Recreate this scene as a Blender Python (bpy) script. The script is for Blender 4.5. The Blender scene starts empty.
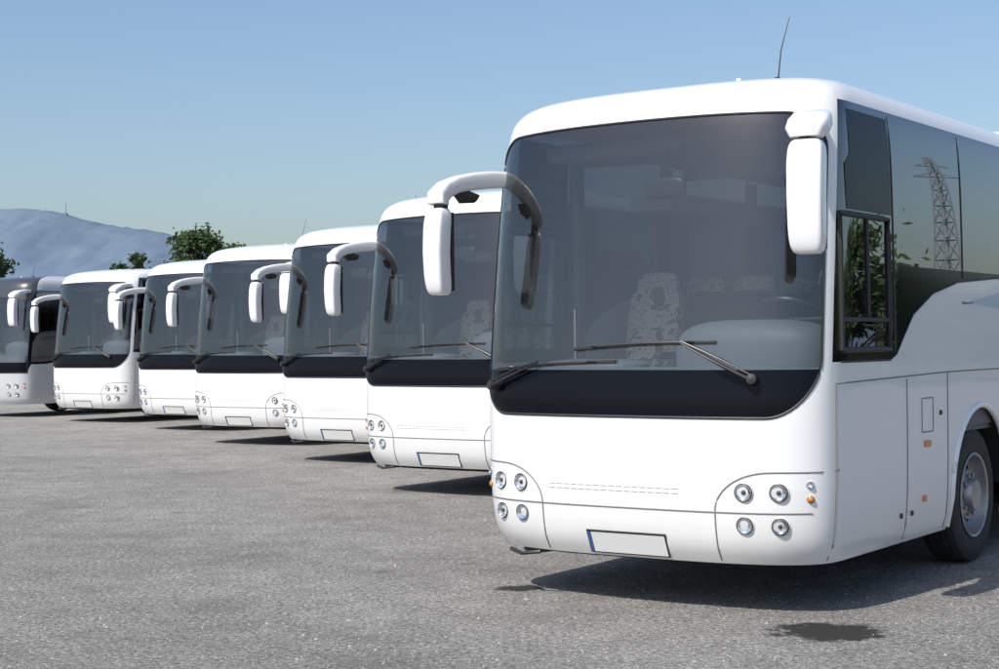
import bpy, math, random
import numpy as np
from mathutils import Vector, Matrix, Quaternion
random.seed(3); rng=np.random.default_rng(5)
scene=bpy.context.scene
R_=math.radians

# ------------------------------------------------------------------ materials
def newmat(name):
    m=bpy.data.materials.new(name); m.use_nodes=True
    nt=m.node_tree; nt.nodes.clear()
    out=nt.nodes.new('ShaderNodeOutputMaterial')
    return m,nt,out
def pbr(name,col,rough=.5,metal=0,coat=0,coatr=.05,noise=None,bump=None,spec=.5):
    m,nt,out=newmat(name)
    b=nt.nodes.new('ShaderNodeBsdfPrincipled')
    b.inputs['Base Color'].default_value=(*col,1); b.inputs['Roughness'].default_value=rough
    b.inputs['Metallic'].default_value=metal; b.inputs['Coat Weight'].default_value=coat
    b.inputs['Coat Roughness'].default_value=coatr
    b.inputs['Specular IOR Level'].default_value=spec
    nt.links.new(b.outputs[0],out.inputs[0])
    tc=nt.nodes.new('ShaderNodeTexCoord')
    if noise:
        sc,amt=noise
        n=nt.nodes.new('ShaderNodeTexNoise'); n.inputs['Scale'].default_value=sc; n.inputs['Detail'].default_value=5
        nt.links.new(tc.outputs['Object'],n.inputs['Vector'])
        mx=nt.nodes.new('ShaderNodeMix'); mx.data_type='RGBA'
        mx.inputs['A'].default_value=(*[c*(1-amt) for c in col],1)
        mx.inputs['B'].default_value=(*[min(1,c*(1+amt)) for c in col],1)
        nt.links.new(n.outputs['Fac'],mx.inputs['Factor']); nt.links.new(mx.outputs['Result'],b.inputs['Base Color'])
    if bump:
        sc,st,dist=bump
        n2=nt.nodes.new('ShaderNodeTexNoise'); n2.inputs['Scale'].default_value=sc; n2.inputs['Detail'].default_value=4
        nt.links.new(tc.outputs['Object'],n2.inputs['Vector'])
        bp=nt.nodes.new('ShaderNodeBump'); bp.inputs['Strength'].default_value=st; bp.inputs['Distance'].default_value=dist
        nt.links.new(n2.outputs['Fac'],bp.inputs['Height']); nt.links.new(bp.outputs[0],b.inputs['Normal'])
    return m

def paint_mat():
    m,nt,out=newmat('white_paint')
    b=nt.nodes.new('ShaderNodeBsdfPrincipled')
    b.inputs['Roughness'].default_value=.35; b.inputs['Coat Weight'].default_value=.7; b.inputs['Coat Roughness'].default_value=.03
    tc=nt.nodes.new('ShaderNodeTexCoord')
    sep=nt.nodes.new('ShaderNodeSeparateXYZ'); nt.links.new(tc.outputs['Object'],sep.inputs[0])
    mr=nt.nodes.new('ShaderNodeMapRange'); mr.inputs['From Min'].default_value=.3; mr.inputs['From Max'].default_value=.8
    mr.inputs['To Min'].default_value=.5; mr.inputs['To Max'].default_value=.06
    nt.links.new(sep.outputs['Z'],mr.inputs['Value'])
    n=nt.nodes.new('ShaderNodeTexNoise'); n.inputs['Scale'].default_value=2.2; n.inputs['Detail'].default_value=8; n.inputs['Roughness'].default_value=.65
    nt.links.new(tc.outputs['Object'],n.inputs['Vector'])
    mu=nt.nodes.new('ShaderNodeMath'); mu.operation='MULTIPLY'
    nt.links.new(mr.outputs[0],mu.inputs[0]); nt.links.new(n.outputs['Fac'],mu.inputs[1])
    mx=nt.nodes.new('ShaderNodeMix'); mx.data_type='RGBA'
    mx.inputs['A'].default_value=(.81,.81,.805,1); mx.inputs['B'].default_value=(.42,.38,.32,1)
    nt.links.new(mu.outputs[0],mx.inputs['Factor']); nt.links.new(mx.outputs['Result'],b.inputs['Base Color'])
    n2=nt.nodes.new('ShaderNodeTexNoise'); n2.inputs['Scale'].default_value=1.3; n2.inputs['Detail'].default_value=1
    nt.links.new(tc.outputs['Object'],n2.inputs['Vector'])
    bp=nt.nodes.new('ShaderNodeBump'); bp.inputs['Strength'].default_value=.15; bp.inputs['Distance'].default_value=.02
    nt.links.new(n2.outputs['Fac'],bp.inputs['Height']); nt.links.new(bp.outputs[0],b.inputs['Coat Normal'])
    nt.links.new(b.outputs[0],out.inputs[0])
    return m

def glass_mat(name,tint,base,power,dust,dustcol=(.5,.5,.48)):
    m,nt,out=newmat(name)
    lw=nt.nodes.new('ShaderNodeLayerWeight'); lw.inputs['Blend'].default_value=.5
    pw=nt.nodes.new('ShaderNodeMath'); pw.operation='POWER'; pw.inputs[1].default_value=power
    nt.links.new(lw.outputs['Facing'],pw.inputs[0])
    ma=nt.nodes.new('ShaderNodeMath'); ma.operation='MULTIPLY_ADD'; ma.inputs[1].default_value=1-base; ma.inputs[2].default_value=base
    nt.links.new(pw.outputs[0],ma.inputs[0])
    t=nt.nodes.new('ShaderNodeBsdfTransparent'); t.inputs[0].default_value=(*tint,1)
    g=nt.nodes.new('ShaderNodeBsdfGlossy'); g.inputs['Roughness'].default_value=.01; g.inputs[0].default_value=(1,1,1,1)
    d=nt.nodes.new('ShaderNodeBsdfDiffuse'); d.inputs[0].default_value=(*dustcol,1)
    tc=nt.nodes.new('ShaderNodeTexCoord')
    n=nt.nodes.new('ShaderNodeTexNoise'); n.inputs['Scale'].default_value=3; n.inputs['Detail'].default_value=6
    nt.links.new(tc.outputs['Object'],n.inputs['Vector'])
    mr=nt.nodes.new('ShaderNodeMapRange'); mr.inputs['From Min'].default_value=.3; mr.inputs['From Max'].default_value=.75
    mr.inputs['To Min'].default_value=dust*.7; mr.inputs['To Max'].default_value=dust*1.4
    nt.links.new(n.outputs['Fac'],mr.inputs['Value'])
    m1=nt.nodes.new('ShaderNodeMixShader'); m2=nt.nodes.new('ShaderNodeMixShader')
    nt.links.new(mr.outputs[0],m1.inputs[0]); nt.links.new(t.outputs[0],m1.inputs[1]); nt.links.new(d.outputs[0],m1.inputs[2])
    nt.links.new(ma.outputs[0],m2.inputs[0]); nt.links.new(m1.outputs[0],m2.inputs[1]); nt.links.new(g.outputs[0],m2.inputs[2])
    nt.links.new(m2.outputs[0],out.inputs[0])
    return m

def seat_pattern():
    m,nt,out=newmat('seat_fabric_pattern')
    b=nt.nodes.new('ShaderNodeBsdfPrincipled'); b.inputs['Roughness'].default_value=.9
    tc=nt.nodes.new('ShaderNodeTexCoord'); v=nt.nodes.new('ShaderNodeTexNoise'); v.inputs['Scale'].default_value=9; v.inputs['Detail'].default_value=3; v.inputs['Distortion'].default_value=1.5
    nt.links.new(tc.outputs['Object'],v.inputs['Vector'])
    r=nt.nodes.new('ShaderNodeValToRGB'); r.color_ramp.interpolation='CONSTANT'
    e=r.color_ramp.elements; e[0].position=0; e[0].color=(.2,.15,.12,1); e[1].position=.44; e[1].color=(.8,.74,.62,1)
    a=e.new(.56); a.color=(.45,.25,.16,1); a=e.new(.60); a.color=(.78,.72,.62,1)
    nt.links.new(v.outputs['Fac'],r.inputs[0]); nt.links.new(r.outputs[0],b.inputs['Base Color'])
    nt.links.new(b.outputs[0],out.inputs[0]); return m

M={}
M['white']=paint_mat()
M['black']=pbr('black_glossy_frit',(.005,.006,.010),.10,spec=.12)
M['wind']=glass_mat('windscreen_glass',(.57,.61,.63),.10,4,.012)
M['sideg']=glass_mat('tinted_side_glass',(.10,.11,.12),.15,4,.005)
M['rubber']=pbr('black_rubber',(.02,.02,.021),.55)
M['seam']=pbr('panel_gap',(.20,.20,.20),.8)
M['vent']=pbr('vent_slot_grey',(.5,.5,.5),.7)
M['plastic']=pbr('black_plastic',(.025,.025,.027),.4)
M['chrome']=pbr('chrome_reflector',(.8,.8,.8),.12,metal=1)
M['lens']=glass_mat('lamp_lens',(.93,.94,.95),.07,4,.02)
M['amber']=pbr('amber_lens',(.65,.20,.03),.25,coat=.6)
M['plate']=pbr('plate_white',(.8,.8,.78),.4)
M['pblue']=pbr('plate_blue',(.05,.10,.28),.4)
M['tyre']=pbr('tyre_rubber',(.028,.027,.026),.8,noise=(9,.3),bump=(60,.3,.004))
M['rim']=pbr('steel_rim',(.36,.36,.37),.38,metal=.75,noise=(12,.25))
M['dark']=pbr('underbody_dark',(.012,.012,.012),.9)
M['igrey']=pbr('interior_grey',(.15,.15,.155),.7)
M['ceil']=pbr('interior_ceiling',(.6,.59,.58),.8)
M['dash']=pbr('dashboard_plastic',(.17,.18,.20),.55,noise=(30,.05))
M['seat']=pbr('seat_fabric',(.06,.065,.09),.9)
M['seatp']=seat_pattern()
M['curtain']=pbr('curtain_cloth',(.32,.10,.05),.9,noise=(6,.3))
M['dkroof']=pbr('dark_grey_paint',(.05,.052,.058),.3,coat=.6)
M['silver']=pbr('silver_paint',(.52,.53,.54),.3,coat=.6)
M['decal']=pbr('pale_blue_decal',(.50,.58,.68),.3,coat=.5)

# ------------------------------------------------------------------ mesh builder
class MB:
    def __init__(s): s.v=[]; s.f=[]; s.m=[]; s.mats=[]
    def mi(s,k):
        if k not in s.mats: s.mats.append(k)
        return s.mats.index(k)
    def grid(s,P,k,closeu=False,closev=False):
        nu=len(P); nv=len(P[0]); o=len(s.v); i=s.mi(k)
        for r in P:
            for p in r: s.v.append(tuple(p))
        for a in range(nu if closeu else nu-1):
            for b in range(nv if closev else nv-1):
                a2=(a+1)%nu; b2=(b+1)%nv
                s.f.append((o+a*nv+b,o+a2*nv+b,o+a2*nv+b2,o+a*nv+b2)); s.m.append(i)
    def tube(s,pts,r,k,seg=8,up=(0,0,1),cap=True):
        pts=[Vector(p) for p in pts]; n=len(pts); rows=[]
        for j,p in enumerate(pts):
            t=(pts[min(j+1,n-1)]-pts[max(j-1,0)])
            if t.length<1e-9: t=Vector((0,0,1))
            t.normalize()
            u=Vector(up); 
            if abs(t.dot(u))>.95: u=Vector((1,0,0)) if abs(t.x)<.8 else Vector((0,1,0))
            a=t.cross(u).normalized(); b=a.cross(t).normalized()
            rr=r[j] if isinstance(r,(list,tuple)) and len(r)==n and isinstance(r[0],(list,tuple,float,int)) else r
            if isinstance(rr,(float,int)): rr=(rr,rr)
            rows.append([p+a*rr[0]*math.cos(2*math.pi*q/seg)+b*rr[1]*math.sin(2*math.pi*q/seg) for q in range(seg)])
        o=len(s.v); s.grid(rows,k,closev=True)
        if cap:
            i=s.mi(k)
            s.f.append(tuple(o+q for q in range(seg))); s.m.append(i)
            s.f.append(tuple(o+(n-1)*seg+q for q in reversed(range(seg)))); s.m.append(i)
    def bracket(s,secs,k,e=.5,seg=24):
        rows=[]
        def sp(t): return math.copysign(abs(t)**e,t)
        for c,a,b in secs:
            c=Vector(c);a=Vector(a);b=Vector(b)
            rows.append([c+a*sp(math.cos(2*math.pi*q/seg))+b*sp(math.sin(2*math.pi*q/seg)) for q in range(seg)])
        o=len(s.v); s.grid(rows,k,closev=True); i=s.mi(k); n=len(secs)
        s.f.append(tuple(o+q for q in range(seg))); s.m.append(i)
        s.f.append(tuple(o+(n-1)*seg+q for q in reversed(range(seg)))); s.m.append(i)
    def sbox(s,c,size,k,e=.3,nu=20,nv=12,M4=None,warp=None):
        rows=[]
        def sp(t,e): return math.copysign(abs(t)**e,t)
        for a in range(nv+1):
            la=-math.pi/2+math.pi*a/nv; row=[]
            for b in range(nu):
                lo=2*math.pi*b/nu
                p=Vector((sp(math.cos(la),e)*sp(math.cos(lo),e)*size[0]/2,sp(math.cos(la),e)*sp(math.sin(lo),e)*size[1]/2,sp(math.sin(la),e)*size[2]/2))
                if warp: p=warp(p)
                if M4: p=M4@p
                row.append(p+Vector(c))
            rows.append(row)
        s.grid(rows,k,closev=True)
    def box(s,c,size,k,M4=None):
        o=len(s.v); i=s.mi(k)
        for dx in(-.5,.5):
            for dy in(-.5,.5):
                for dz in(-.5,.5):
                    p=Vector((dx*size[0],dy*size[1],dz*size[2]))
                    if M4: p=M4@p
                    s.v.append(tuple(p+Vector(c)))
        for f in((0,1,3,2),(4,6,7,5),(0,4,5,1),(2,3,7,6),(0,2,6,4),(1,5,7,3)):
            s.f.append(tuple(o+q for q in f)); s.m.append(i)
    def lathe(s,prof,c,axis,k,seg=28,ks=None):
        ax=Vector(axis).normalized(); u=ax.orthogonal().normalized(); w=ax.cross(u)
        c=Vector(c)
        rows=[[c+ax*h+(u*math.cos(2*math.pi*q/seg)+w*math.sin(2*math.pi*q/seg))*r for q in range(seg)] for r,h in prof]
        if ks is None: s.grid(rows,k,closev=True)
        else:
            for j in range(len(rows)-1): s.grid(rows[j:j+2],ks[j],closev=True)
    def mesh(s,name,smooth=True,angle=None):
        me=bpy.data.meshes.new(name); me.from_pydata(s.v,[],s.f)
        for k in s.mats: me.materials.append(M[k])
        me.polygons.foreach_set('material_index',s.m)
        me.validate(); 
        if smooth:
            me.polygons.foreach_set('use_smooth',[True]*len(me.polygons))
            if angle: me.set_sharp_from_angle(angle=angle)
        me.update(); return me

# ------------------------------------------------------------------ bus body surface
L=10.0; D=.55; N=3.0
TAB=[(.31,.31,1.195,.11),(.42,.42,1.228,.045),(.66,.66,1.245,.01),(1.0,1.0,1.25,0),(1.3,1.3,1.25,.0),(1.5,1.5,1.25,.02),
(2.1,2.1,1.245,.085),(2.7,2.7,1.235,.165),(3.0,3.01,1.22,.215),(3.15,3.17,1.195,.27),(3.28,3.27,1.13,.39),(3.4,3.325,1.02,.58),
(3.55,3.368,.82,.90),(3.7,3.392,.52,1.4),(3.85,3.40,0.0,2.0)]
TA=np.array(TAB); 
_sl=np.zeros((len(TA),3))
for i in range(len(TA)):
    a=max(0,i-1); b=min(len(TA)-1,i+1)
    _sl[i]=(TA[b,1:]-TA[a,1:])/(TA[b,0]-TA[a,0])
def prof(v):
    v=min(max(v,TA[0,0]),TA[-1,0])
    i=min(int(np.searchsorted(TA[:,0],v,side='right'))-1,len(TA)-2)
    h=TA[i+1,0]-TA[i,0]; t=(v-TA[i,0])/h
    h00=2*t**3-3*t*t+1;h10=t**3-2*t*t+t;h01=-2*t**3+3*t*t;h11=t**3-t*t
    r=h00*TA[i,1:]+h10*h*_sl[i]+h01*TA[i+1,1:]+h11*h*_sl[i+1]
    return float(r[0]),float(max(r[1],0)),float(r[2])
def g_(a): return 1-(max(0,1-min(1,abs(a))**N))**(1/N)
def outl(W,yf,y):
    q=min(1,max(0,(D-(y-yf))/D)); return W*(1-q**N)**(1/N)
YF_T=prof(3.17)[2]
def front(x,z,off=0.0):
    _,W,yf=prof(z); 
    p=Vector((x,yf+D*g_(x/W),z))
    if off:
        e=.01
        px=Vector((x+e,prof(z)[2]+D*g_((x+e)/W),z)); 
        _,W2,yf2=prof(z+e); pz=Vector((x,yf2+D*g_(x/W2),z+e))
        n=(px-p).cross(pz-p).normalized()
        if n.y>0: n=-n
        p=p+n*off
    return p
def fnormal(x,z):
    p=front(x,z); q=front(x,z,1.0); return (q-p).normalized()
def side(y,z,s=1,off=0.0):
    _,W,yf=prof(z); return Vector((s*(outl(W,yf,y)+off),y,z))
def interp(t,xs,ys): return float(np.interp(t,xs,ys))
A1=.962; A2=.988; X0=.93
AY=(3.12,7.35); AR=.63; AZ=.54
def body(variant=0):
    WX=1.25; x0=X0; x1=A1*WX
    vs0=.31
    def fb(a):
        xn=abs(a)*WX
        if variant==0:
            zb=1.20; 
            if xn>x0: q=min(1,(xn-x0)/(x1-x0)); zb=1.20+.35*(1-math.sqrt(max(0,1-q*q)))
            vg=max(1.49,zb+.012)
            vt=3.055-.015*(xn/1.0)**2
            if xn>1.0: q=min(1,(xn-1.0)/(x1-1.0)); vt-= .20*(1-math.sqrt(max(0,1-q*q)))
            return vs0,zb,vg,vt
        else:
            zb=1.05; vg=1.3; vt=2.85-.05*xn*xn
            return vs0,zb,vg,vt
    def sb(Y):
        vs=vs0
        for yc in AY:
            d=abs(Y-yc)
            if d<=AR+.0001: vs=AZ+math.sqrt(max(0,AR**2-d*d))
        if variant==0:
            vb=interp(Y,[1.3,1.42,1.55,1.74,2.13,2.66,3.56],[1.53,1.57,1.68,1.83,1.977,2.068,2.12]); vg=2.15 if Y>1.45 else 1.58
            vg=max(vg,vb+.02)
        else:
            vb=interp(Y,[0,1.5,2.5],[1.22,1.32,1.42]); vg=vb+.06
        return vs,vb,vg,3.13 if variant==0 else 3.0
    cols=[]
    def lerpb(a,b,k): return tuple(p*(1-k)+q*k for p,q in zip(a,b))
    aa=[i/14*x0/WX for i in range(15)]+[(x0+(x1-x0)*math.sin(k*math.pi/20))/WX for k in range(1,11)]
    for a in aa: cols.append((('a',a),fb(a),'front'))
    B1=fb(A1); B2=sb(.5)
    for k in (.5,1.0):
        a=A1+(A2-A1)*k; cols.append((('a',a),lerpb(B1,B2,k),'pillar'))
    for k in (.25,.5,.75): cols.append((('k',k),B2,'side'))
    Ys=set([.95,1.1,1.25,1.3,1.36,1.42,1.48,1.55,1.62,1.68,1.74,1.85,2.0,2.13,2.3,2.42])
    for yc in AY:
        for q in range(0,17): Ys.add(round(yc-AR*math.cos(math.pi*q/16),4))
        Ys.add(round(yc-AR-.005,4)); Ys.add(round(yc+AR+.005,4))
    for y in np.arange(4.0,6.5,.4): Ys.add(round(float(y),3))
    for y in (8.3,8.6,9.0,9.4,9.65): Ys.add(y)
    for Y in sorted(Ys): cols.append((('y',Y),sb(Y),'side' if Y<9.3 else 'end'))
    Be=sb(9.65)
    for a in (.99,.96,.9,.75,.5,.25,0): cols.append((('r',a),Be,'end' if a>.8 else 'rear'))
    nseg=(16,4,18,14)
    def pt(c,v,sgn):
        z,W,yf=prof(v); dy=max(0,yf-YF_T)
        t,a=c
        if t=='a': x=a*W; y=yf+D*g_(a)
        elif t=='k':
            y1=yf+D*g_(A2); y2=.95+dy*(1-.95/L); y=y1*(1-a)+y2*a; x=outl(W,yf,y)
        elif t=='y': y=a+dy*(1-a/L)*1.0; x=outl(W,yf,y)
        else: x=a*W; y=L-.35*(1-(1-a**4)**.25)
        return (sgn*x,y,z)
    mb=MB(); full=[(c,-1) for c in reversed(cols)]+[(c,1) for c in cols[1:]]
    nr=sum(nseg)+1; 
    for (c,b,reg),sg in full:
        v5=list(b)+[3.85]
        for s_ in range(4):
            for q in range(nseg[s_]):
                v=v5[s_]+(v5[s_+1]-v5[s_])*q/nseg[s_]; mb.v.append(pt(c,v,sg))
        mb.v.append(pt(c,3.85,sg))
    nc=len(full); mid=len(cols)-1
    for i in range(nc-1):
        outer=full[i] if i<mid else full[i+1]
        reg=outer[0][2]
        for j in range(nr-1):
            sg=0 if j<nseg[0] else 1 if j<nseg[0]+nseg[1] else 2 if j<sum(nseg[:3]) else 3
            if variant==0:
                k={'front':['white','black','wind','white'],'pillar':['white']*4,'side':['white','black','sideg','white'],
                   'end':['white']*4,'rear':['white','white','black','white']}[reg][sg]
            else:
                k={'front':['silver','black','wind','dkroof'],'pillar':['silver','black','black','dkroof'],'side':['silver','black','sideg','silver'],
                   'end':['silver']*4,'rear':['silver','silver','black','silver']}[reg][sg]
            mb.f.append((i*nr+j,(i+1)*nr+j,(i+1)*nr+j+1,i*nr+j+1)); mb.m.append(mb.mi(k))
    return mb.mesh('body_shell'),fb,sb

def trim(fb,sb,variant=0):
    mb=MB(); WX=1.25
    x1=A1*WX
    aa=[i/20*X0 for i in range(21)]+[(X0+(x1-X0)*math.sin(k*math.pi/24)) for k in range(1,13)]
    for sgn in (-1,1):
        lo=[]; hi=[]
        for x in aa:
            a=x/WX; b=fb(a)
            for lst,v in ((lo,b[1]),(hi,b[3])):
                z,W,yf=prof(v); lst.append((sgn*a*W,yf+D*g_(a)-.001,z))
        vv=np.linspace(fb(A1)[1],fb(A1)[3],20); ed=[]
        for v in vv:
            z,W,yf=prof(v); ed.append((sgn*A1*W,yf+D*g_(A1)-.001,z))
        mb.tube(lo+ed+hi[::-1],.009,'rubber',6,cap=False)
    for s in (-1,1):
        ys=[.5,.8,1.1,1.3,1.42,1.48,1.55,1.62,1.68,1.74,1.9,2.13,2.4,2.66,3.1,3.56,5,7,9.0]
        mb.tube([side(y,sb(y)[1],s,.001) for y in ys],.007,'rubber',6)
        for y in ((1.40,2.77,4.35,5.9,7.45,9.0)):
            zb=sb(y)[1]
            mb.tube([side(y,z,s,-.002) for z in np.linspace(zb+.02,sb(y)[3]-.01,12)],.009,'rubber',6)
    if variant==0:
        mb.tube([front(x,.63,.0005) for x in np.linspace(-1.16,1.16,60)],.005,'seam',6)
        for s in (-1,1):
            mb.tube([front(s*.62,z,.0005) for z in np.linspace(.33,.63,8)],.005,'seam',6)
            pts=[]
            for i in range(15):
                q=i/14*math.pi/2
                pts.append(front(s*(.62+.34*(1-math.cos(q))),.63+.245*math.sin(q),.0005))
            for x in (1.0,1.05,1.1,1.14,1.18,1.2): pts.append(front(s*x,.876,.0005))
            pts.append(side(.45,.876,s,.0005))
            mb.tube(pts,.005,'seam',6)
            S=lambda y,z: side(y,z,s,.0005)
            for y,z0,z1 in ((.42,.33,1.40),(1.6,.33,1.40),(2.40,.33,1.43),(3.86,.33,1.43),(5.0,.33,1.43),(6.35,.33,1.43),(8.2,.33,1.43)):
                mb.tube([S(y,z) for z in np.linspace(z0,z1,12)],.005,'seam',6)
            mb.tube([S(y,1.40+.03*min(1,(y-.42)/2)) for y in np.linspace(.42,9.3,40)],.005,'seam',6)
            zz=[(1.88,1.03),(2.1,1.03),(2.1,1.26),(1.88,1.26),(1.88,1.03)]
            P=[]
            for (a,b),(c,d) in zip(zz[:-1],zz[1:]):
                for q in range(5): P.append(S(a+(c-a)*q/5,b+(d-b)*q/5))
            P.append(P[0]); mb.tube(P,.0045,'seam',6)
            for y,z in ((1.5,.5),(1.7,.5),(2.25,1.15)): mb.sbox(side(y,z,s,.002),(.02,.035,.035),'plastic',.5)
            mb.sbox(side(1.98,.95,s,.004),(.022,.12,.045),'amber',.3)
            mb.sbox(side(1.93,.58,s,.004),(.02,.06,.045),'amber',.3)
            for y in (4.4,6.0,8.6): mb.sbox(side(y,.6,s,.004),(.022,.12,.045),'amber',.3)
            F=lambda y,z:side(y,z,s,.004)
            rect=[(.50,1.60),(1.30,1.60),(1.30,2.44),(.52,2.44),(.50,1.60)]
            P=[]
            for (a,b),(c,d) in zip(rect[:-1],rect[1:]):
                for q in range(8): P.append(F(a+(c-a)*q/8,b+(d-b)*q/8))
            P.append(P[0]); mb.tube(P,(.02,.02),'rubber',8)
            mb.tube([F(.52,1.79),F(.9,1.79),F(1.29,1.79)],.015,'rubber',6)
            mb.tube([F(.94,z) for z in np.linspace(1.8,2.43,6)],.014,'rubber',6)
            rows=[[side(y,z,s,.0025) for y in np.linspace(.70 if z>2.8 else .62,1.37,8)] for z in np.linspace(2.47,3.10,10)]
            mb.grid(rows,'black')
            rows=[]
            for q in range(20):
                y=2.75+q*.25
                w=.16*min(1,q/4)
                zc=1.93+.02*q*.4
                rows.append([side(y,zc-w*.5,s,.002),side(y,zc+w*.5-.02,s,.002)])
            mb.grid(rows,'decal')
        for row in range(2):
            for i in range(17):
                x=-.56+i*.056
                mb.tube([front(x+.003,.735+row*.028,.0006),front(x+.045,.735+row*.028,.0006)],.0035,'vent',5)
        mb.tube([(-.98,.2,.29),(-.85,.13,.275),(-.72,.16,.29)],.014,'plastic',6)
        mb.sbox((-.8,.26,.30),(.2,.12,.05),'plastic',.5)
        mb.sbox((0,.42,.30),(1.7,.1,.08),'dark',.3)
        fr=[[front(x,z,.012) for x in np.linspace(-.285,.285,9)] for z in (.335,.475)]
        mb.grid(fr,'plastic')
        mb.tube([front(x,.475,.008) for x in np.linspace(-.285,.285,9)],.005,'plastic',6)
        mb.tube([front(x,.335,.008) for x in np.linspace(-.285,.285,9)],.005,'plastic',6)
        mb.grid([[front(x,z,.016) for x in np.linspace(-.25,.277,9)] for z in (.343,.467)],'plate')
        mb.grid([[front(x,z,.016) for x in (-.277,-.252)] for z in (.343,.467)],'pblue')
    for s in (-1,1):
        for yc in AY:
            P=[side(yc-AR,.33,s,0)]
            for q in range(25):
                t=math.pi*q/24; P.append(side(yc-AR*math.cos(t),AZ+AR*math.sin(t),s,.004))
            P.append(side(yc+AR,.33,s,0))
            mb.tube(P,.022,'white' if variant==0 else 'silver',8)
            rows=[]
            for q in range(17):
                t=math.pi*q/16
                rows.append([(s*x,yc-(AR+.005)*math.cos(t),AZ+(AR+.005)*math.sin(t)) for x in (1.235,.7)])
            mb.grid(rows,'dark')
            mb.box((s*.69,yc,.74),(.02,1.3,.9),'dark')
    mb.box((0,5.0,.47),(1.34,9.0,.05),'dark')
    mb.box((0,1.42,.40),(2.3,2.0,.05),'dark'); mb.box((0,5.23,.40),(2.3,2.9,.05),'dark'); mb.box((0,8.85,.40),(2.3,1.7,.05),'dark')
    for yc in AY: mb.tube([(-1.1,yc,.5),(1.1,yc,.5)],.07,'dark',8)
    mb.sbox((0,6.6,3.39),(1.75,2.6,.2),'white',.25)
    mb.sbox((.66,.92,3.335),(.05,.09,.08),'plastic',.7)
    mb.tube([(.66,.92,3.34),(.675,.94,3.55),(.72,.98,3.77)],[.0055,.004,.002],'plastic',5)
    mb.sbox((.48,.72,3.345),(.035,.035,.03),'white',.7)
    return mb.mesh('trim',angle=R_(40))

def lamps():
    mb=MB()
    def lamp(x,z,r,kind):
        n=fnormal(x,z); p=front(x,z)
        n=(n+Vector((0,-1,0))*.7).normalized()
        c=p-n*.012
        mb.lathe([(r*1.30,-.012),(r*1.24,.012),(r*1.15,.019),(r*1.05,.022),(r*1.0,.018)],c,n,'white',ks=['white','white','plastic','plastic'])
        if kind=='head':
            mb.lathe([(r*1.0,.018),(r*.97,.014),(r*.85,.008),(r*.55,.001),(r*.3,-.001),(0.0005,-.001)],c+n*.008,n,'chrome')
            mb.lathe([(r*.30,.0),(r*.28,.012),(r*.15,.018),(.0005,.02)],c+n*.006,n,'plastic')
            mb.lathe([(r*1.0,.020),(r*.8,.027),(r*.4,.032),(.0005,.034)],c,n,'lens')
        elif kind=='amber':
            mb.lathe([(r*1.0,.020),(r*.7,.026),(.0005,.029)],c,n,'amber')
        else:
            mb.lathe([(r,.014),(r*.5,.002),(.0005,.0)],c+n*.008,n,'chrome')
            mb.lathe([(r*1.0,.020),(r*.7,.027),(.0005,.030)],c,n,'lens')
    for s in (-1,1):
        lamp(s*.80,.755,.05,'head'); lamp(s*1.0,.755,.05,'head')
        lamp(s*.80,.555,.047,'clear'); lamp(s*1.0,.552,.047,'head')
        lamp(s*1.155,.80,.02,'clear'); lamp(s*1.155,.715,.02,'amber')
    return mb.mesh('headlights',angle=R_(50))

def mirrors():
    mb=MB()
    def housing(cx,cy,zt,zb,w,d,yaw):
        Mz=Matrix.Rotation(yaw,4,'Z'); h=zt-zb
        def warp(p):
            t=p.z/h
            q=Vector((p.x*(1+.08*t),p.y,p.z)); q.y+= -.03*(1-4*t*t); return q
        mb.sbox((cx,cy,(zt+zb)/2),(w,d,h),'white',.33,36,24,Mz,warp)
        mb.box(Vector((cx,cy,(zt+zb)/2))+Mz@Vector((0,d*.47,0)),(w*.78,.02,h*.84),'chrome',Mz)
        mb.box(Vector((cx,cy,(zt+zb)/2))+Mz@Vector((0,d*.44,0)),(w*.86,.03,h*.9),'plastic',Mz)
    housing(1.365,-.24,2.80,2.15,.205,.15,R_(8))
    mb.tube([(1.36,-.22,2.74),(1.36,-.22,2.84)],[(.07,.05)]*2,'plastic',10)
    mb.bracket([((1.12,.42,2.985),(.06,.02,0),(0,0,.04)),((1.19,.24,2.97),(.085,.03,0),(0,0,.05)),((1.27,.06,2.95),(.10,.035,0),(0,0,.055)),
                ((1.335,-.10,2.925),(.112,.03,0),(0,-.01,.06)),((1.36,-.20,2.885),(.118,.02,0),(0,-.035,.056)),((1.365,-.26,2.845),(.112,.012,0),(0,-.05,.035)),((1.365,-.25,2.81),(.09,.01,0),(0,-.05,.005))],'white',.55)
    hx=-1.265
    housing(hx,-.19,2.56,1.985,.155,.13,R_(-6))
    mb.tube([(hx,-.17,2.52),(hx,-.17,2.60)],[(.05,.05)]*2,'plastic',10)
    # straight tapering bracket from the upper corner of the screen
    mb.bracket([((-1.14,.40,2.785),(.03,-.01,0),(0,0,.055)),((-1.175,.26,2.775),(.038,-.01,0),(0,0,.06)),((-1.21,.10,2.755),(.045,-.012,0),(0,0,.06)),
                ((-1.24,-.04,2.725),(.055,-.012,0),(0,-.01,.058)),((-1.258,-.14,2.685),(.066,-.01,0),(0,-.03,.052)),((hx,-.20,2.635),(.074,-.008,0),(0,-.05,.034)),((hx,-.20,2.585),(.07,0,0),(0,-.045,.008))],'white',.5)
    mb.bracket([((-1.235,-.02,2.68),(.03,0,0),(0,.03,.03)),((-1.22,.04,2.645),(.035,0,0),(0,.05,.045)),((-1.20,.14,2.64),(.02,0,0),(0,.03,.03))],'plastic',.8)
    return mb.mesh('mirrors',angle=R_(60))

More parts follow.
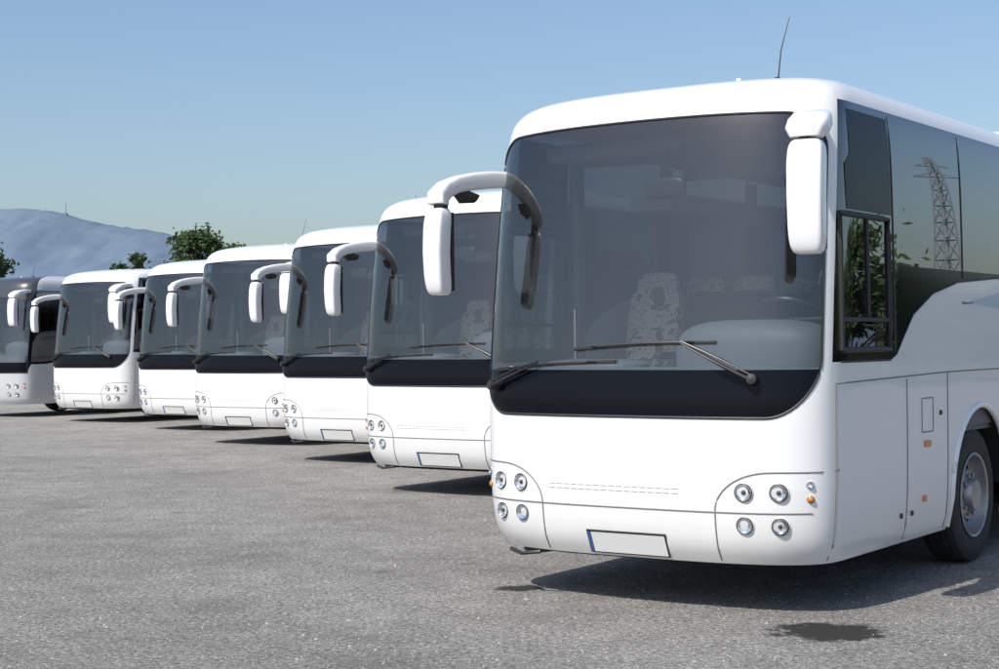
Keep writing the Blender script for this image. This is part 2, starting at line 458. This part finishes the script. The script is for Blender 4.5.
def wipers():
    mb=MB()
    def wiper(px,pz,ax,az,b0,b1):
        P=front(px,pz,.02); A=front(ax,az,.05)
        mb.lathe([(.0005,.05),(.03,.045),(.035,.02),(.036,-.02)],P,fnormal(px,pz),'plastic',16)
        st=P+Vector((0,-.03,0))
        mb.tube([st,(st*2+A)/3+Vector((0,-.02,.0)),(st+A*2)/3+Vector((0,-.02,0)),A],[(.018,.012),(.016,.012),(.010,.008),(.008,.006)],'plastic',8)
        mb.tube([st+Vector((0,0,.03)),(st+A)/2+Vector((0,-.02,.03)),A+Vector((0,0,.01))],.006,'plastic',6)
        pts=[front(b0[0]+(b1[0]-b0[0])*i/12,b0[1]+(b1[1]-b0[1])*i/12+.012*math.sin(math.pi*i/12),.015) for i in range(13)]
        mb.tube(pts,(.008,.014),'rubber',6)
        pts=[front(b0[0]+(b1[0]-b0[0])*(.2+.6*i/8),b0[1]+(b1[1]-b0[1])*(.2+.6*i/8)+.012*math.sin(math.pi*(.2+.6*i/8)),.035+.012*math.sin(math.pi*i/8)) for i in range(9)]
        mb.tube(pts,.007,'plastic',6)
        for q in (2,6,10):
            x=b0[0]+(b1[0]-b0[0])*q/12; z=b0[1]+(b1[1]-b0[1])*q/12+.01
            mb.tube([front(x-.03,z,.02),front(x,z,.04),front(x+.03,z,.02)],.006,'plastic',5)
    wiper(.86,1.43,.42,1.65,(-.36,1.62),(.63,1.655))
    wiper(-1.04,1.38,-.62,1.53,(-1.03,1.485),(-.05,1.54))
    return mb.mesh('wipers',angle=R_(50))

def wheels():
    mb=MB(); k=1.04
    for s in (-1,1):
        for yc in AY:
            ax=(s,0,0); c=Vector((s*1.20,yc,.50))
            sc=lambda pr:[(a*k,b) for a,b in pr]
            mb.lathe(sc([(.30,-.27),(.46,-.26),(.478,-.23),(.48,-.15),(.478,-.05),(.465,-.015),(.43,.0),(.38,.004),(.33,-.004),(.298,-.012)]),c,ax,'tyre',48)
            for h in (-.07,-.12,-.17,-.21):
                mb.lathe(sc([(.4815,h-.005),(.4815,h+.005)]),c,ax,'dark',48)
            mb.lathe(sc([(.298,-.012),(.305,.0),(.295,.008),(.283,.0),(.278,-.03),(.268,-.075),(.25,-.10),(.20,-.105),(.185,-.07),(.17,-.045),(.12,-.04),(.115,-.01),(.105,.015),(.06,.025),(.0005,.025)]),c,ax,'rim',40)
            for q in range(10):
                t=2*math.pi*q/10; p=c+Vector((-s*.055,math.cos(t)*.15,math.sin(t)*.15))
                mb.lathe([(.016,0),(.016,.035),(.0005,.04)],p,ax,'rim',6)
                p=c+Vector((-s*.104,math.cos(t+.3)*.235,math.sin(t+.3)*.235))
                mb.lathe([(.024,.004),(.0005,.004)],p,ax,'dark',12)
    return mb.mesh('wheels',angle=R_(35))

def interior(variant=0):
    mb=MB()
    mb.box((0,5.1,1.0),(2.36,9.2,.04),'igrey')
    for s in (-1,1):
        mb.box((s*1.19,5.4,1.27),(.03,8.4,.50),'igrey')
        for y in (1.40,2.77,4.35,5.9,7.45,9.0): mb.box((s*1.165,y,2.3),(.05,.09,1.5),'igrey')
        mb.sbox((s*.93,5.6,2.72),(.5,7.2,.16),'ceil',.3)
        for y in (2.6,2.95,4.2,4.5,5.75,6.05,7.3,7.6): mb.box((s*1.13,y,2.35),(.03,.2,.75),'curtain')
    mb.box((0,5.4,3.06),(2.1,7.8,.03),'ceil')
    mb.sbox((0,.85,2.96),(2.0,.5,.14),'igrey',.35)
    mb.box((0,9.5,1.9),(2.3,.04,1.8),'igrey')
    rows=[]
    for dy,z in [(.03,1.30),(.06,1.44),(.16,1.475),(.40,1.50),(.55,1.49),(.62,1.42),(.66,1.0)]:
        row=[]
        for i in range(25):
            x=-1.12+2.24*i/24
            row.append((x,prof(1.5)[2]+D*g_(x/1.22)+dy,z))
        rows.append(row)
    mb.grid(rows,'dash')
    mb.sbox((.58,.72,1.55),(1.05,.55,.50),'dash',.6,28,16)
    mb.sbox((-.55,.60,1.49),(.75,.42,.12),'dash',.6,24,12)
    mb.sbox((.62,.9,1.68),(.55,.2,.2),'plastic',.6)
    c=Vector((.66,1.10,1.80)); n=Vector((0,.55,.8)).normalized(); u=Vector((1,0,0)); w=n.cross(u)
    mb.tube([c+(u*math.cos(2*math.pi*q/28)+w*math.sin(2*math.pi*q/28))*.24 for q in range(29)],.017,'plastic',8,cap=False)
    for q in (0,2.1,4.2): mb.tube([c,c+(u*math.cos(q)+w*math.sin(q))*.23],.014,'plastic',6)
    mb.tube([c,c-n*.45],.03,'plastic',8)
    def seat(x,y,front_=False,head=False):
        k='seatp' if front_ else 'seat'
        mb.sbox((x,y,1.40),(.44,.46,.16),k,.4,16,8)
        mb.box((x,y,1.17),(.3,.3,.36),'plastic')
        Mx=Matrix.Rotation(R_(-10),4,'X')
        mb.sbox((x,y+.26,1.74),(.44,.13,.66),k,.4,16,10,Mx)
        mb.sbox((x,y+.33,2.06),(.34,.12,.24),'seatp' if (front_ or head) else 'seat',.5,16,10,Mx)
        for s in (-1,1): mb.sbox((x+s*.23,y+.05,1.56),(.05,.34,.06),'plastic',.5,10,6)
    seat(.66,1.62,head=True)
    seat(-.76,1.55,front_=True)
    for i in range(8):
        y=2.55+i*.82
        for x in (-.92,-.46,.46,.92): seat(x*.95,y,head=(i<2))
    mb.box((.55,.55,2.82),(.8,.02,.24),'plastic',Matrix.Rotation(R_(12),4,'X'))
    mb.sbox((.05,.5,2.66),(.30,.06,.14),'plastic',.5)
    mb.tube([(.05,.55,2.92),(.05,.5,2.70)],.012,'plastic',6)
    mb.tube([(-1.05,1.15,1.0),(-1.05,1.15,1.9)],.016,'chrome',8)
    return mb.mesh('interior',angle=R_(40))

bm0,fb0,sb0=body(0)
parts=[('body_shell',bm0),('trim',trim(fb0,sb0)),('headlights',lamps()),('mirrors',mirrors()),('wipers',wipers()),('wheels',wheels()),('interior',interior())]
bm1,fb1,sb1=body(1)
parts1=[('body_shell',bm1),('trim',trim(fb1,sb1,1)),('headlights',parts[2][1]),('mirrors',parts[3][1]),('wheels',parts[5][1]),('interior',parts[6][1])]

YAW=34.5
def add_bus(ox,oy,yaw=YAW,pl=parts,name='coach_bus'):
    e=bpy.data.objects.new(name,None); scene.collection.objects.link(e)
    e.location=(ox,oy,0); e.rotation_euler=(0,0,-R_(yaw)); e.empty_display_size=.5
    for n,me in pl:
        o=bpy.data.objects.new(n,me); scene.collection.objects.link(o); o.parent=e
    return e
add_bus(.76,10.0)
add_bus(-.70,17.3,35.2)
add_bus(-2.30,22.2)
add_bus(-4.37,26.5,34.2)
add_bus(-6.40,31.2)
add_bus(-9.17,35.0,34.8)
add_bus(-12.3,38.2,YAW,parts1,'silver_coach_bus')

# ------------------------------------------------------------------ ground
def asphalt():
    m,nt,out=newmat('asphalt')
    b=nt.nodes.new('ShaderNodeBsdfPrincipled'); b.inputs['Roughness'].default_value=.9; b.inputs['Specular IOR Level'].default_value=.25
    tc=nt.nodes.new('ShaderNodeTexCoord'); P=tc.outputs['Object']
    def noise(s,d=4,r=.6,w=None):
        n=nt.nodes.new('ShaderNodeTexNoise'); n.inputs['Scale'].default_value=s; n.inputs['Detail'].default_value=d; n.inputs['Roughness'].default_value=r
        nt.links.new(w or P,n.inputs['Vector']); return n.outputs['Fac']
    def ramp(f,stops):
        r=nt.nodes.new('ShaderNodeValToRGB'); e=r.color_ramp.elements
        e[0].position,e[0].color=stops[0][0],(*stops[0][1],1); e[1].position,e[1].color=stops[-1][0],(*stops[-1][1],1)
        for p,c in stops[1:-1]: q=e.new(p); q.color=(*c,1)
        nt.links.new(f,r.inputs[0]); return r.outputs[0]
    def mix(a,bb,f,mode='MULTIPLY'):
        x=nt.nodes.new('ShaderNodeMix'); x.data_type='RGBA'; x.blend_type=mode
        if isinstance(f,float): x.inputs['Factor'].default_value=f
        else: nt.links.new(f,x.inputs['Factor'])
        for nm,v in (('A',a),('B',bb)):
            if isinstance(v,tuple): x.inputs[nm].default_value=(*v,1)
            else: nt.links.new(v,x.inputs[nm])
        return x.outputs['Result']
    g=lambda v:(v,v*.955,v*.885)
    base=ramp(noise(.35,6,.6),[(.3,g(.27)),(.5,g(.325)),(.7,g(.38))])
    med=ramp(noise(3.1,8,.75),[(.3,(.74,)*3),(.7,(1.18,)*3)])
    c=mix(base,med,1.0)
    sp=ramp(noise(30,5,.75),[(.36,(.35,)*3),(.45,(.84,)*3),(.53,(1.08,)*3),(.62,(1.7,)*3)])
    c=mix(c,sp,1.0)
    sp2=ramp(noise(85,2,.6),[(.34,(.45,)*3),(.46,(.95,)*3),(.55,(1.05,)*3),(.66,(1.6,)*3)])
    c=mix(c,sp2,1.0)
    v=nt.nodes.new('ShaderNodeTexVoronoi'); v.inputs['Scale'].default_value=24; nt.links.new(P,v.inputs['Vector'])
    pits=ramp(v.outputs['Distance'],[(.05,(.35,)*3),(.28,(1,)*3)])
    c=mix(c,pits,ramp(noise(1.7,4,.6),[(.45,(.2,)*3),(.6,(.85,)*3)]))
    st=ramp(noise(.8,6,.6),[(.56,(0,)*3),(.68,(.42,)*3)])
    c=mix(c,(.15,.14,.125),st,'MIX')
    st2=ramp(noise(2.6,3,.5),[(.69,(0,)*3),(.74,(.5,)*3)])
    c=mix(c,(.12,.115,.10),st2,'MIX')
    wv=nt.nodes.new('ShaderNodeVectorMath'); wv.operation='ADD'
    nn=nt.nodes.new('ShaderNodeTexNoise'); nn.inputs['Scale'].default_value=1.2; nn.inputs['Detail'].default_value=5; nt.links.new(P,nn.inputs['Vector'])
    nt.links.new(P,wv.inputs[0]); nt.links.new(nn.outputs['Color'],wv.inputs[1])
    vc=nt.nodes.new('ShaderNodeTexVoronoi'); vc.feature='DISTANCE_TO_EDGE'; vc.inputs['Scale'].default_value=.28; nt.links.new(wv.outputs[0],vc.inputs['Vector'])
    ck=ramp(vc.outputs['Distance'],[(.0,(.5,)*3),(.0035,(1,)*3)])
    c=mix(c,ck,.4)
    nt.links.new(c,b.inputs['Base Color'])
    bp=nt.nodes.new('ShaderNodeBump'); bp.inputs['Strength'].default_value=1.0; bp.inputs['Distance'].default_value=.03
    nt.links.new(noise(30,6,.8),bp.inputs['Height'])
    bp2=nt.nodes.new('ShaderNodeBump'); bp2.inputs['Strength'].default_value=.35; bp2.inputs['Distance'].default_value=.05
    nt.links.new(noise(3,3,.6),bp2.inputs['Height']); nt.links.new(bp.outputs[0],bp2.inputs['Normal'])
    nt.links.new(bp2.outputs[0],b.inputs['Normal'])
    nt.links.new(b.outputs[0],out.inputs[0]); return m
M['asphalt']=asphalt()
M['field']=pbr('dry_grass',(.10,.11,.05),.95,noise=(.05,.4))
def sheet(name,x0,x1,y0,y1,z,k):
    mb=MB(); mb.grid([[(x0,y0,z),(x1,y0,z)],[(x0,y1,z),(x1,y1,z)]],k)
    o=bpy.data.objects.new(name,mb.mesh(name,False)); scene.collection.objects.link(o); return o
sheet('ground',-9000,9000,-9000,12000,-.03,'field')
sheet('asphalt_lot',-70,45,-60,75,0,'asphalt')

M['grit']=pbr('grit_stone',(.36,.34,.31),.9,noise=(3,.45))
mb=MB(); r=random.Random(21)
for _ in range(6500):
    d=6.5+22*r.random()**1.6; a=R_(r.uniform(-21,21)); x=d*math.tan(a); y=d
    s=r.uniform(.003,.008)*(1 if r.random()<.93 else 1.8)
    o=len(mb.v); an=r.uniform(0,6.28)
    for q in range(4):
        t=an+q*math.pi/2+r.uniform(-.3,.3); rr=s*r.uniform(.7,1.3)
        mb.v.append((x+rr*math.cos(t),y+rr*math.sin(t),0.0))
    mb.v.append((x+r.uniform(-.3,.3)*s,y+r.uniform(-.3,.3)*s,s*r.uniform(.6,1.0)))
    i=mb.mi('grit')
    for q in range(4): mb.f.append((o+q,o+(q+1)%4,o+4)); mb.m.append(i)
o=bpy.data.objects.new('gravel',mb.mesh('gravel',False)); scene.collection.objects.link(o)

def oilmat():
    m,nt,out=newmat('oil_stain')
    b=nt.nodes.new('ShaderNodeBsdfPrincipled'); b.inputs['Base Color'].default_value=(.035,.033,.03,1); b.inputs['Roughness'].default_value=.6; b.inputs['Specular IOR Level'].default_value=.2
    t=nt.nodes.new('ShaderNodeBsdfTransparent'); mx=nt.nodes.new('ShaderNodeMixShader')
    tc=nt.nodes.new('ShaderNodeTexCoord')
    ln=nt.nodes.new('ShaderNodeVectorMath'); ln.operation='LENGTH'; nt.links.new(tc.outputs['Object'],ln.inputs[0])
    ge=nt.nodes.new('ShaderNodeNewGeometry')
    n=nt.nodes.new('ShaderNodeTexNoise'); n.inputs['Scale'].default_value=7; n.inputs['Detail'].default_value=9; n.inputs['Roughness'].default_value=.8; nt.links.new(ge.outputs['Position'],n.inputs['Vector'])
    a=nt.nodes.new('ShaderNodeMath'); a.operation='MULTIPLY_ADD'; a.inputs[1].default_value=2.6; a.inputs[2].default_value=-.68
    nt.links.new(n.outputs['Fac'],a.inputs[0])
    s=nt.nodes.new('ShaderNodeMath'); s.operation='SUBTRACT'; nt.links.new(a.outputs[0],s.inputs[0]); nt.links.new(ln.outputs['Value'],s.inputs[1])
    mr=nt.nodes.new('ShaderNodeMapRange'); mr.inputs['From Min'].default_value=-.25; mr.inputs['From Max'].default_value=.02; mr.inputs['To Max'].default_value=.85
    nt.links.new(s.outputs[0],mr.inputs['Value'])
    nt.links.new(mr.outputs[0],mx.inputs[0]); nt.links.new(t.outputs[0],mx.inputs[1]); nt.links.new(b.outputs[0],mx.inputs[2]); nt.links.new(mx.outputs[0],out.inputs[0])
    return m
M['oil']=oilmat()
def stain(cx,cy,rx,ry,z=.004):
    mb=MB(); mb.grid([[(-1.3,-1.3,0),(1.3,-1.3,0)],[(-1.3,1.3,0),(1.3,1.3,0)]],'oil')
    o=bpy.data.objects.new('oil_stain',mb.mesh('oil_stain',False)); scene.collection.objects.link(o); o.location=(cx,cy,z); o.scale=(rx,ry,1)
stain(1.86,9.12,.38,.36); stain(.13,10.85,.2,.14)

# ------------------------------------------------------------------ hills
def ridge(x):
    xs=[-9000,-5000,-3000,-2200,-1750,-1560,-1436,-1358,-1310,-1248,-1124,-1050,-967,-840,-600,-311,0,600,1500,3000,6000,9000]
    hs=[150,260,360,372,388,400,398,388,374,360,342,332,316,278,225,160,120,95,80,120,170,100]
    return float(np.interp(x,xs,hs))*1.075
from mathutils import noise as mn
mb=MB(); rows=[]
for j in range(48):
    y=3300+j*70; row=[]
    t=(y-3300)/1700; f=(t*t*(3-2*t)) if t<1 else max(0,1-(t-1)**2*1.1)
    for i in range(361):
        u=-1+2*i/360; x=-1250+math.copysign(abs(u)*1500+abs(u)**3*7000,u)
        h=ridge(x)*f*(y/5000 if y<5000 else 1)
        h+= mn.fractal(Vector((x/240,y/520,1.3)),1,2,5)*34*min(1,f*1.5)*(1-max(0,f-.7)*2.6)
        h+= mn.fractal(Vector((x/40,y/60,3.3)),1,2,3)*5*f
        row.append((x,y,h-2))
    rows.append(row)
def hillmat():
    m,nt,out=newmat('forest_hills_painted_haze')
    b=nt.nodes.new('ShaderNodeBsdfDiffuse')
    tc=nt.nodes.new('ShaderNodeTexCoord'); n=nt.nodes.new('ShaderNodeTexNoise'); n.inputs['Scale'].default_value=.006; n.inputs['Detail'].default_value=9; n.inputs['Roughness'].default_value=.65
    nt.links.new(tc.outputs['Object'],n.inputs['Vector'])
    r=nt.nodes.new('ShaderNodeValToRGB'); e=r.color_ramp.elements; e[0].position=.38; e[0].color=(.128,.175,.235,1); e[1].position=.62; e[1].color=(.158,.205,.262,1)  # distance haze painted into the hill colour as a bluish tint
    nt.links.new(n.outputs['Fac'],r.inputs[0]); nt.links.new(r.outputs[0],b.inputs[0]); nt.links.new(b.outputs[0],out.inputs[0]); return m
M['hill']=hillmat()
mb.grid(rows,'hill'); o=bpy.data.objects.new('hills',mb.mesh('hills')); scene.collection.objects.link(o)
M['mast']=pbr('mast_steel',(.25,.28,.32),.7)
mb=MB(); hx=-1349
mb.tube([(hx,4990,395),(hx,4990,428),(hx,4990,450)],[2.2,1.6,.7],'mast',6); mb.tube([(hx-60,4990,405),(hx-60,4990,430)],[1.8,.8],'mast',6)
mb.box((hx-20,4985,410),(50,20,12),'mast')
o=bpy.data.objects.new('radio_mast',mb.mesh('radio_mast',False)); scene.collection.objects.link(o)

# ------------------------------------------------------------------ trees
def leafmat(name,c1,c2):
    m,nt,out=newmat(name)
    d=nt.nodes.new('ShaderNodeBsdfDiffuse'); t=nt.nodes.new('ShaderNodeBsdfTranslucent'); mx=nt.nodes.new('ShaderNodeMixShader'); mx.inputs[0].default_value=.3
    g=nt.nodes.new('ShaderNodeNewGeometry'); r=nt.nodes.new('ShaderNodeValToRGB'); e=r.color_ramp.elements
    e[0].color=(*c1,1); e[1].color=(*c2,1)
    nt.links.new(g.outputs['Random Per Island'],r.inputs[0]); nt.links.new(r.outputs[0],d.inputs[0]); nt.links.new(r.outputs[0],t.inputs[0])
    nt.links.new(d.outputs[0],mx.inputs[1]); nt.links.new(t.outputs[0],mx.inputs[2]); nt.links.new(mx.outputs[0],out.inputs[0]); return m
M['leaf']=leafmat('leaves',(.06,.10,.042),(.12,.165,.08))
M['leaf2']=leafmat('leaves_dark',(.045,.075,.038),(.09,.12,.06))
M['bark']=pbr('bark',(.09,.07,.05),.95,noise=(8,.4),bump=(20,.6,.03))
def tree_into(mb,x,y,h,w,seed,leaf='leaf',nclump=34,nleaf=110,ls=.16,z0=0):
    r=random.Random(seed)
    base=Vector((x,y,z0)); top=base+Vector((r.uniform(-.3,.3),r.uniform(-.3,.3),h*.8))
    tp=[base+(top-base)*q+Vector((r.uniform(-.08,.08),r.uniform(-.08,.08),0))*(q*2) for q in (0,.25,.5,.75,1)]
    mb.tube(tp,[h*.03,h*.022,h*.016,h*.01,h*.004],'bark',7)
    i=mb.mi(leaf)
    for c in range(nclump):
        q=r.uniform(.28,1.0); ang=r.uniform(0,6.283)
        rad=w*.5*math.sqrt(max(.03,1-((q-.5)/.55)**2))*r.uniform(.35,1.0)
        cc=base+Vector((math.cos(ang)*rad,math.sin(ang)*rad,h*(.22+.76*q)-rad*.1))
        root=base+(top-base)*min(.95,max(.2,q*.85-.12))
        mb.tube([root,(root+cc)/2+Vector((0,0,.12)),cc],[h*.009,h*.006,h*.002],'bark',5,cap=False)
        cr=w*r.uniform(.10,.18)
        for k in range(nleaf):
            d=Vector((r.gauss(0,1),r.gauss(0,1),r.gauss(0,.75)))*cr*.62
            p=cc+d; a=Vector((r.gauss(0,1),r.gauss(0,1),r.gauss(0,1))).normalized(); b=a.orthogonal().normalized()
            s=ls*r.uniform(.6,1.3); a=a*s; b=b*s*.6
            o=len(mb.v); mb.v+= [tuple(p-a),tuple(p+b),tuple(p+a),tuple(p-b)]; mb.f.append((o,o+1,o+2,o+3)); mb.m.append(i)
def tree(x,y,h,w,seed,leaf='leaf',**kw):
    mb=MB(); tree_into(mb,x,y,h,w,seed,leaf,**kw)
    o=bpy.data.objects.new('deciduous_tree',mb.mesh('deciduous_tree',False)); scene.collection.objects.link(o)
tree(-14.7,78,7.4,3.0,1,nclump=46,ls=.12,nleaf=140)
tree(-16.1,82,6.3,1.9,2,ls=.12)
tree(-13.2,80,6.6,1.9,12,ls=.12)
tree(-18.3,80,6.2,2.2,8,'leaf2',ls=.12)
tree(-25.6,80,7.0,2.8,3,'leaf2',ls=.12)
mb=MB(); r=random.Random(7)
for k in range(16):
    az=R_(50+k*2.6+r.uniform(-.6,.6)); d=44+r.uniform(-4,6)+ (10 if k<3 else 0)
    tree_into(mb,2+d*math.sin(az),10+d*math.cos(az),r.uniform(4.2,6.0) if k>1 else 3.4,r.uniform(4,6),20+k,r.choice(['leaf','leaf2']),nclump=30,nleaf=90,ls=.22)
o=bpy.data.objects.new('tree_line',mb.mesh('tree_line',False)); scene.collection.objects.link(o)
mb=MB(); cx,cy,H=118,97,24
for lv in range(12):
    z0=H*lv/12; z1=H*(lv+1)/12; w0=1.2*(1-lv/12*.75); w1=1.2*(1-(lv+1)/12*.75)
    c0=[Vector((cx+a*w0,cy+b*w0,z0)) for a,b in((-1,-1),(1,-1),(1,1),(-1,1))]; c1=[Vector((cx+a*w1,cy+b*w1,z1)) for a,b in((-1,-1),(1,-1),(1,1),(-1,1))]
    for q in range(4):
        mb.tube([c0[q],c1[q]],.1,'mast',4); mb.tube([c0[q],c1[(q+1)%4]],.06,'mast',4); mb.tube([c1[q],c0[(q+1)%4]],.06,'mast',4); mb.tube([c1[q],c1[(q+1)%4]],.06,'mast',4)
for z,w in ((20,1.6),(22,1.2)):
    mb.tube([(cx-w,cy+w,z),(cx+w,cy-w,z)],.1,'mast',4)
    mb.tube([(cx-w,cy+w,z),(cx,cy,z+.8),(cx+w,cy-w,z)],.07,'mast',4)
o=bpy.data.objects.new('lattice_pylon',mb.mesh('lattice_pylon',False)); scene.collection.objects.link(o)

# ------------------------------------------------------------------ light, sky
EL=50.0; Lh=Vector((.655,.756,0)).normalized()
Ld=Lh*math.cos(R_(EL))+Vector((0,0,-math.sin(R_(EL))))
sd=bpy.data.lights.new('sun','SUN'); sd.energy=4.7; sd.angle=R_(.53); sd.color=(1,.96,.90)
so=bpy.data.objects.new('sun',sd); scene.collection.objects.link(so); so.rotation_euler=Ld.to_track_quat('-Z','Y').to_euler(); so.location=(-20,-25,40)
w=bpy.data.worlds.new('World'); scene.world=w; w.use_nodes=True; nt=w.node_tree
bg=nt.nodes['Background']; sk=nt.nodes.new('ShaderNodeTexSky'); sk.sky_type='NISHITA'; sk.sun_disc=False
sk.sun_elevation=R_(EL); sk.sun_rotation=math.atan2(-Lh.x,-Lh.y)%(2*math.pi); sk.altitude=0; sk.air_density=1.1; sk.dust_density=2.0; sk.ozone_density=4.0
nt.links.new(sk.outputs[0],bg.inputs[0]); bg.inputs[1].default_value=.145

# ------------------------------------------------------------------ camera
cd=bpy.data.cameras.new('camera'); cam=bpy.data.objects.new('camera',cd); scene.collection.objects.link(cam)
cd.sensor_width=36; cd.lens=1600/999*36; cd.clip_end=30000; cd.clip_start=.1
cam.location=(0,0,1.676)
q=Quaternion((1,0,0),R_(90)+math.atan(7.0/1600))@Quaternion((0,0,1),R_(-.6))
cam.rotation_euler=q.to_euler()
scene.camera=cam
scene.view_settings.view_transform='Standard'; scene.view_settings.look='None'; scene.view_settings.exposure=0
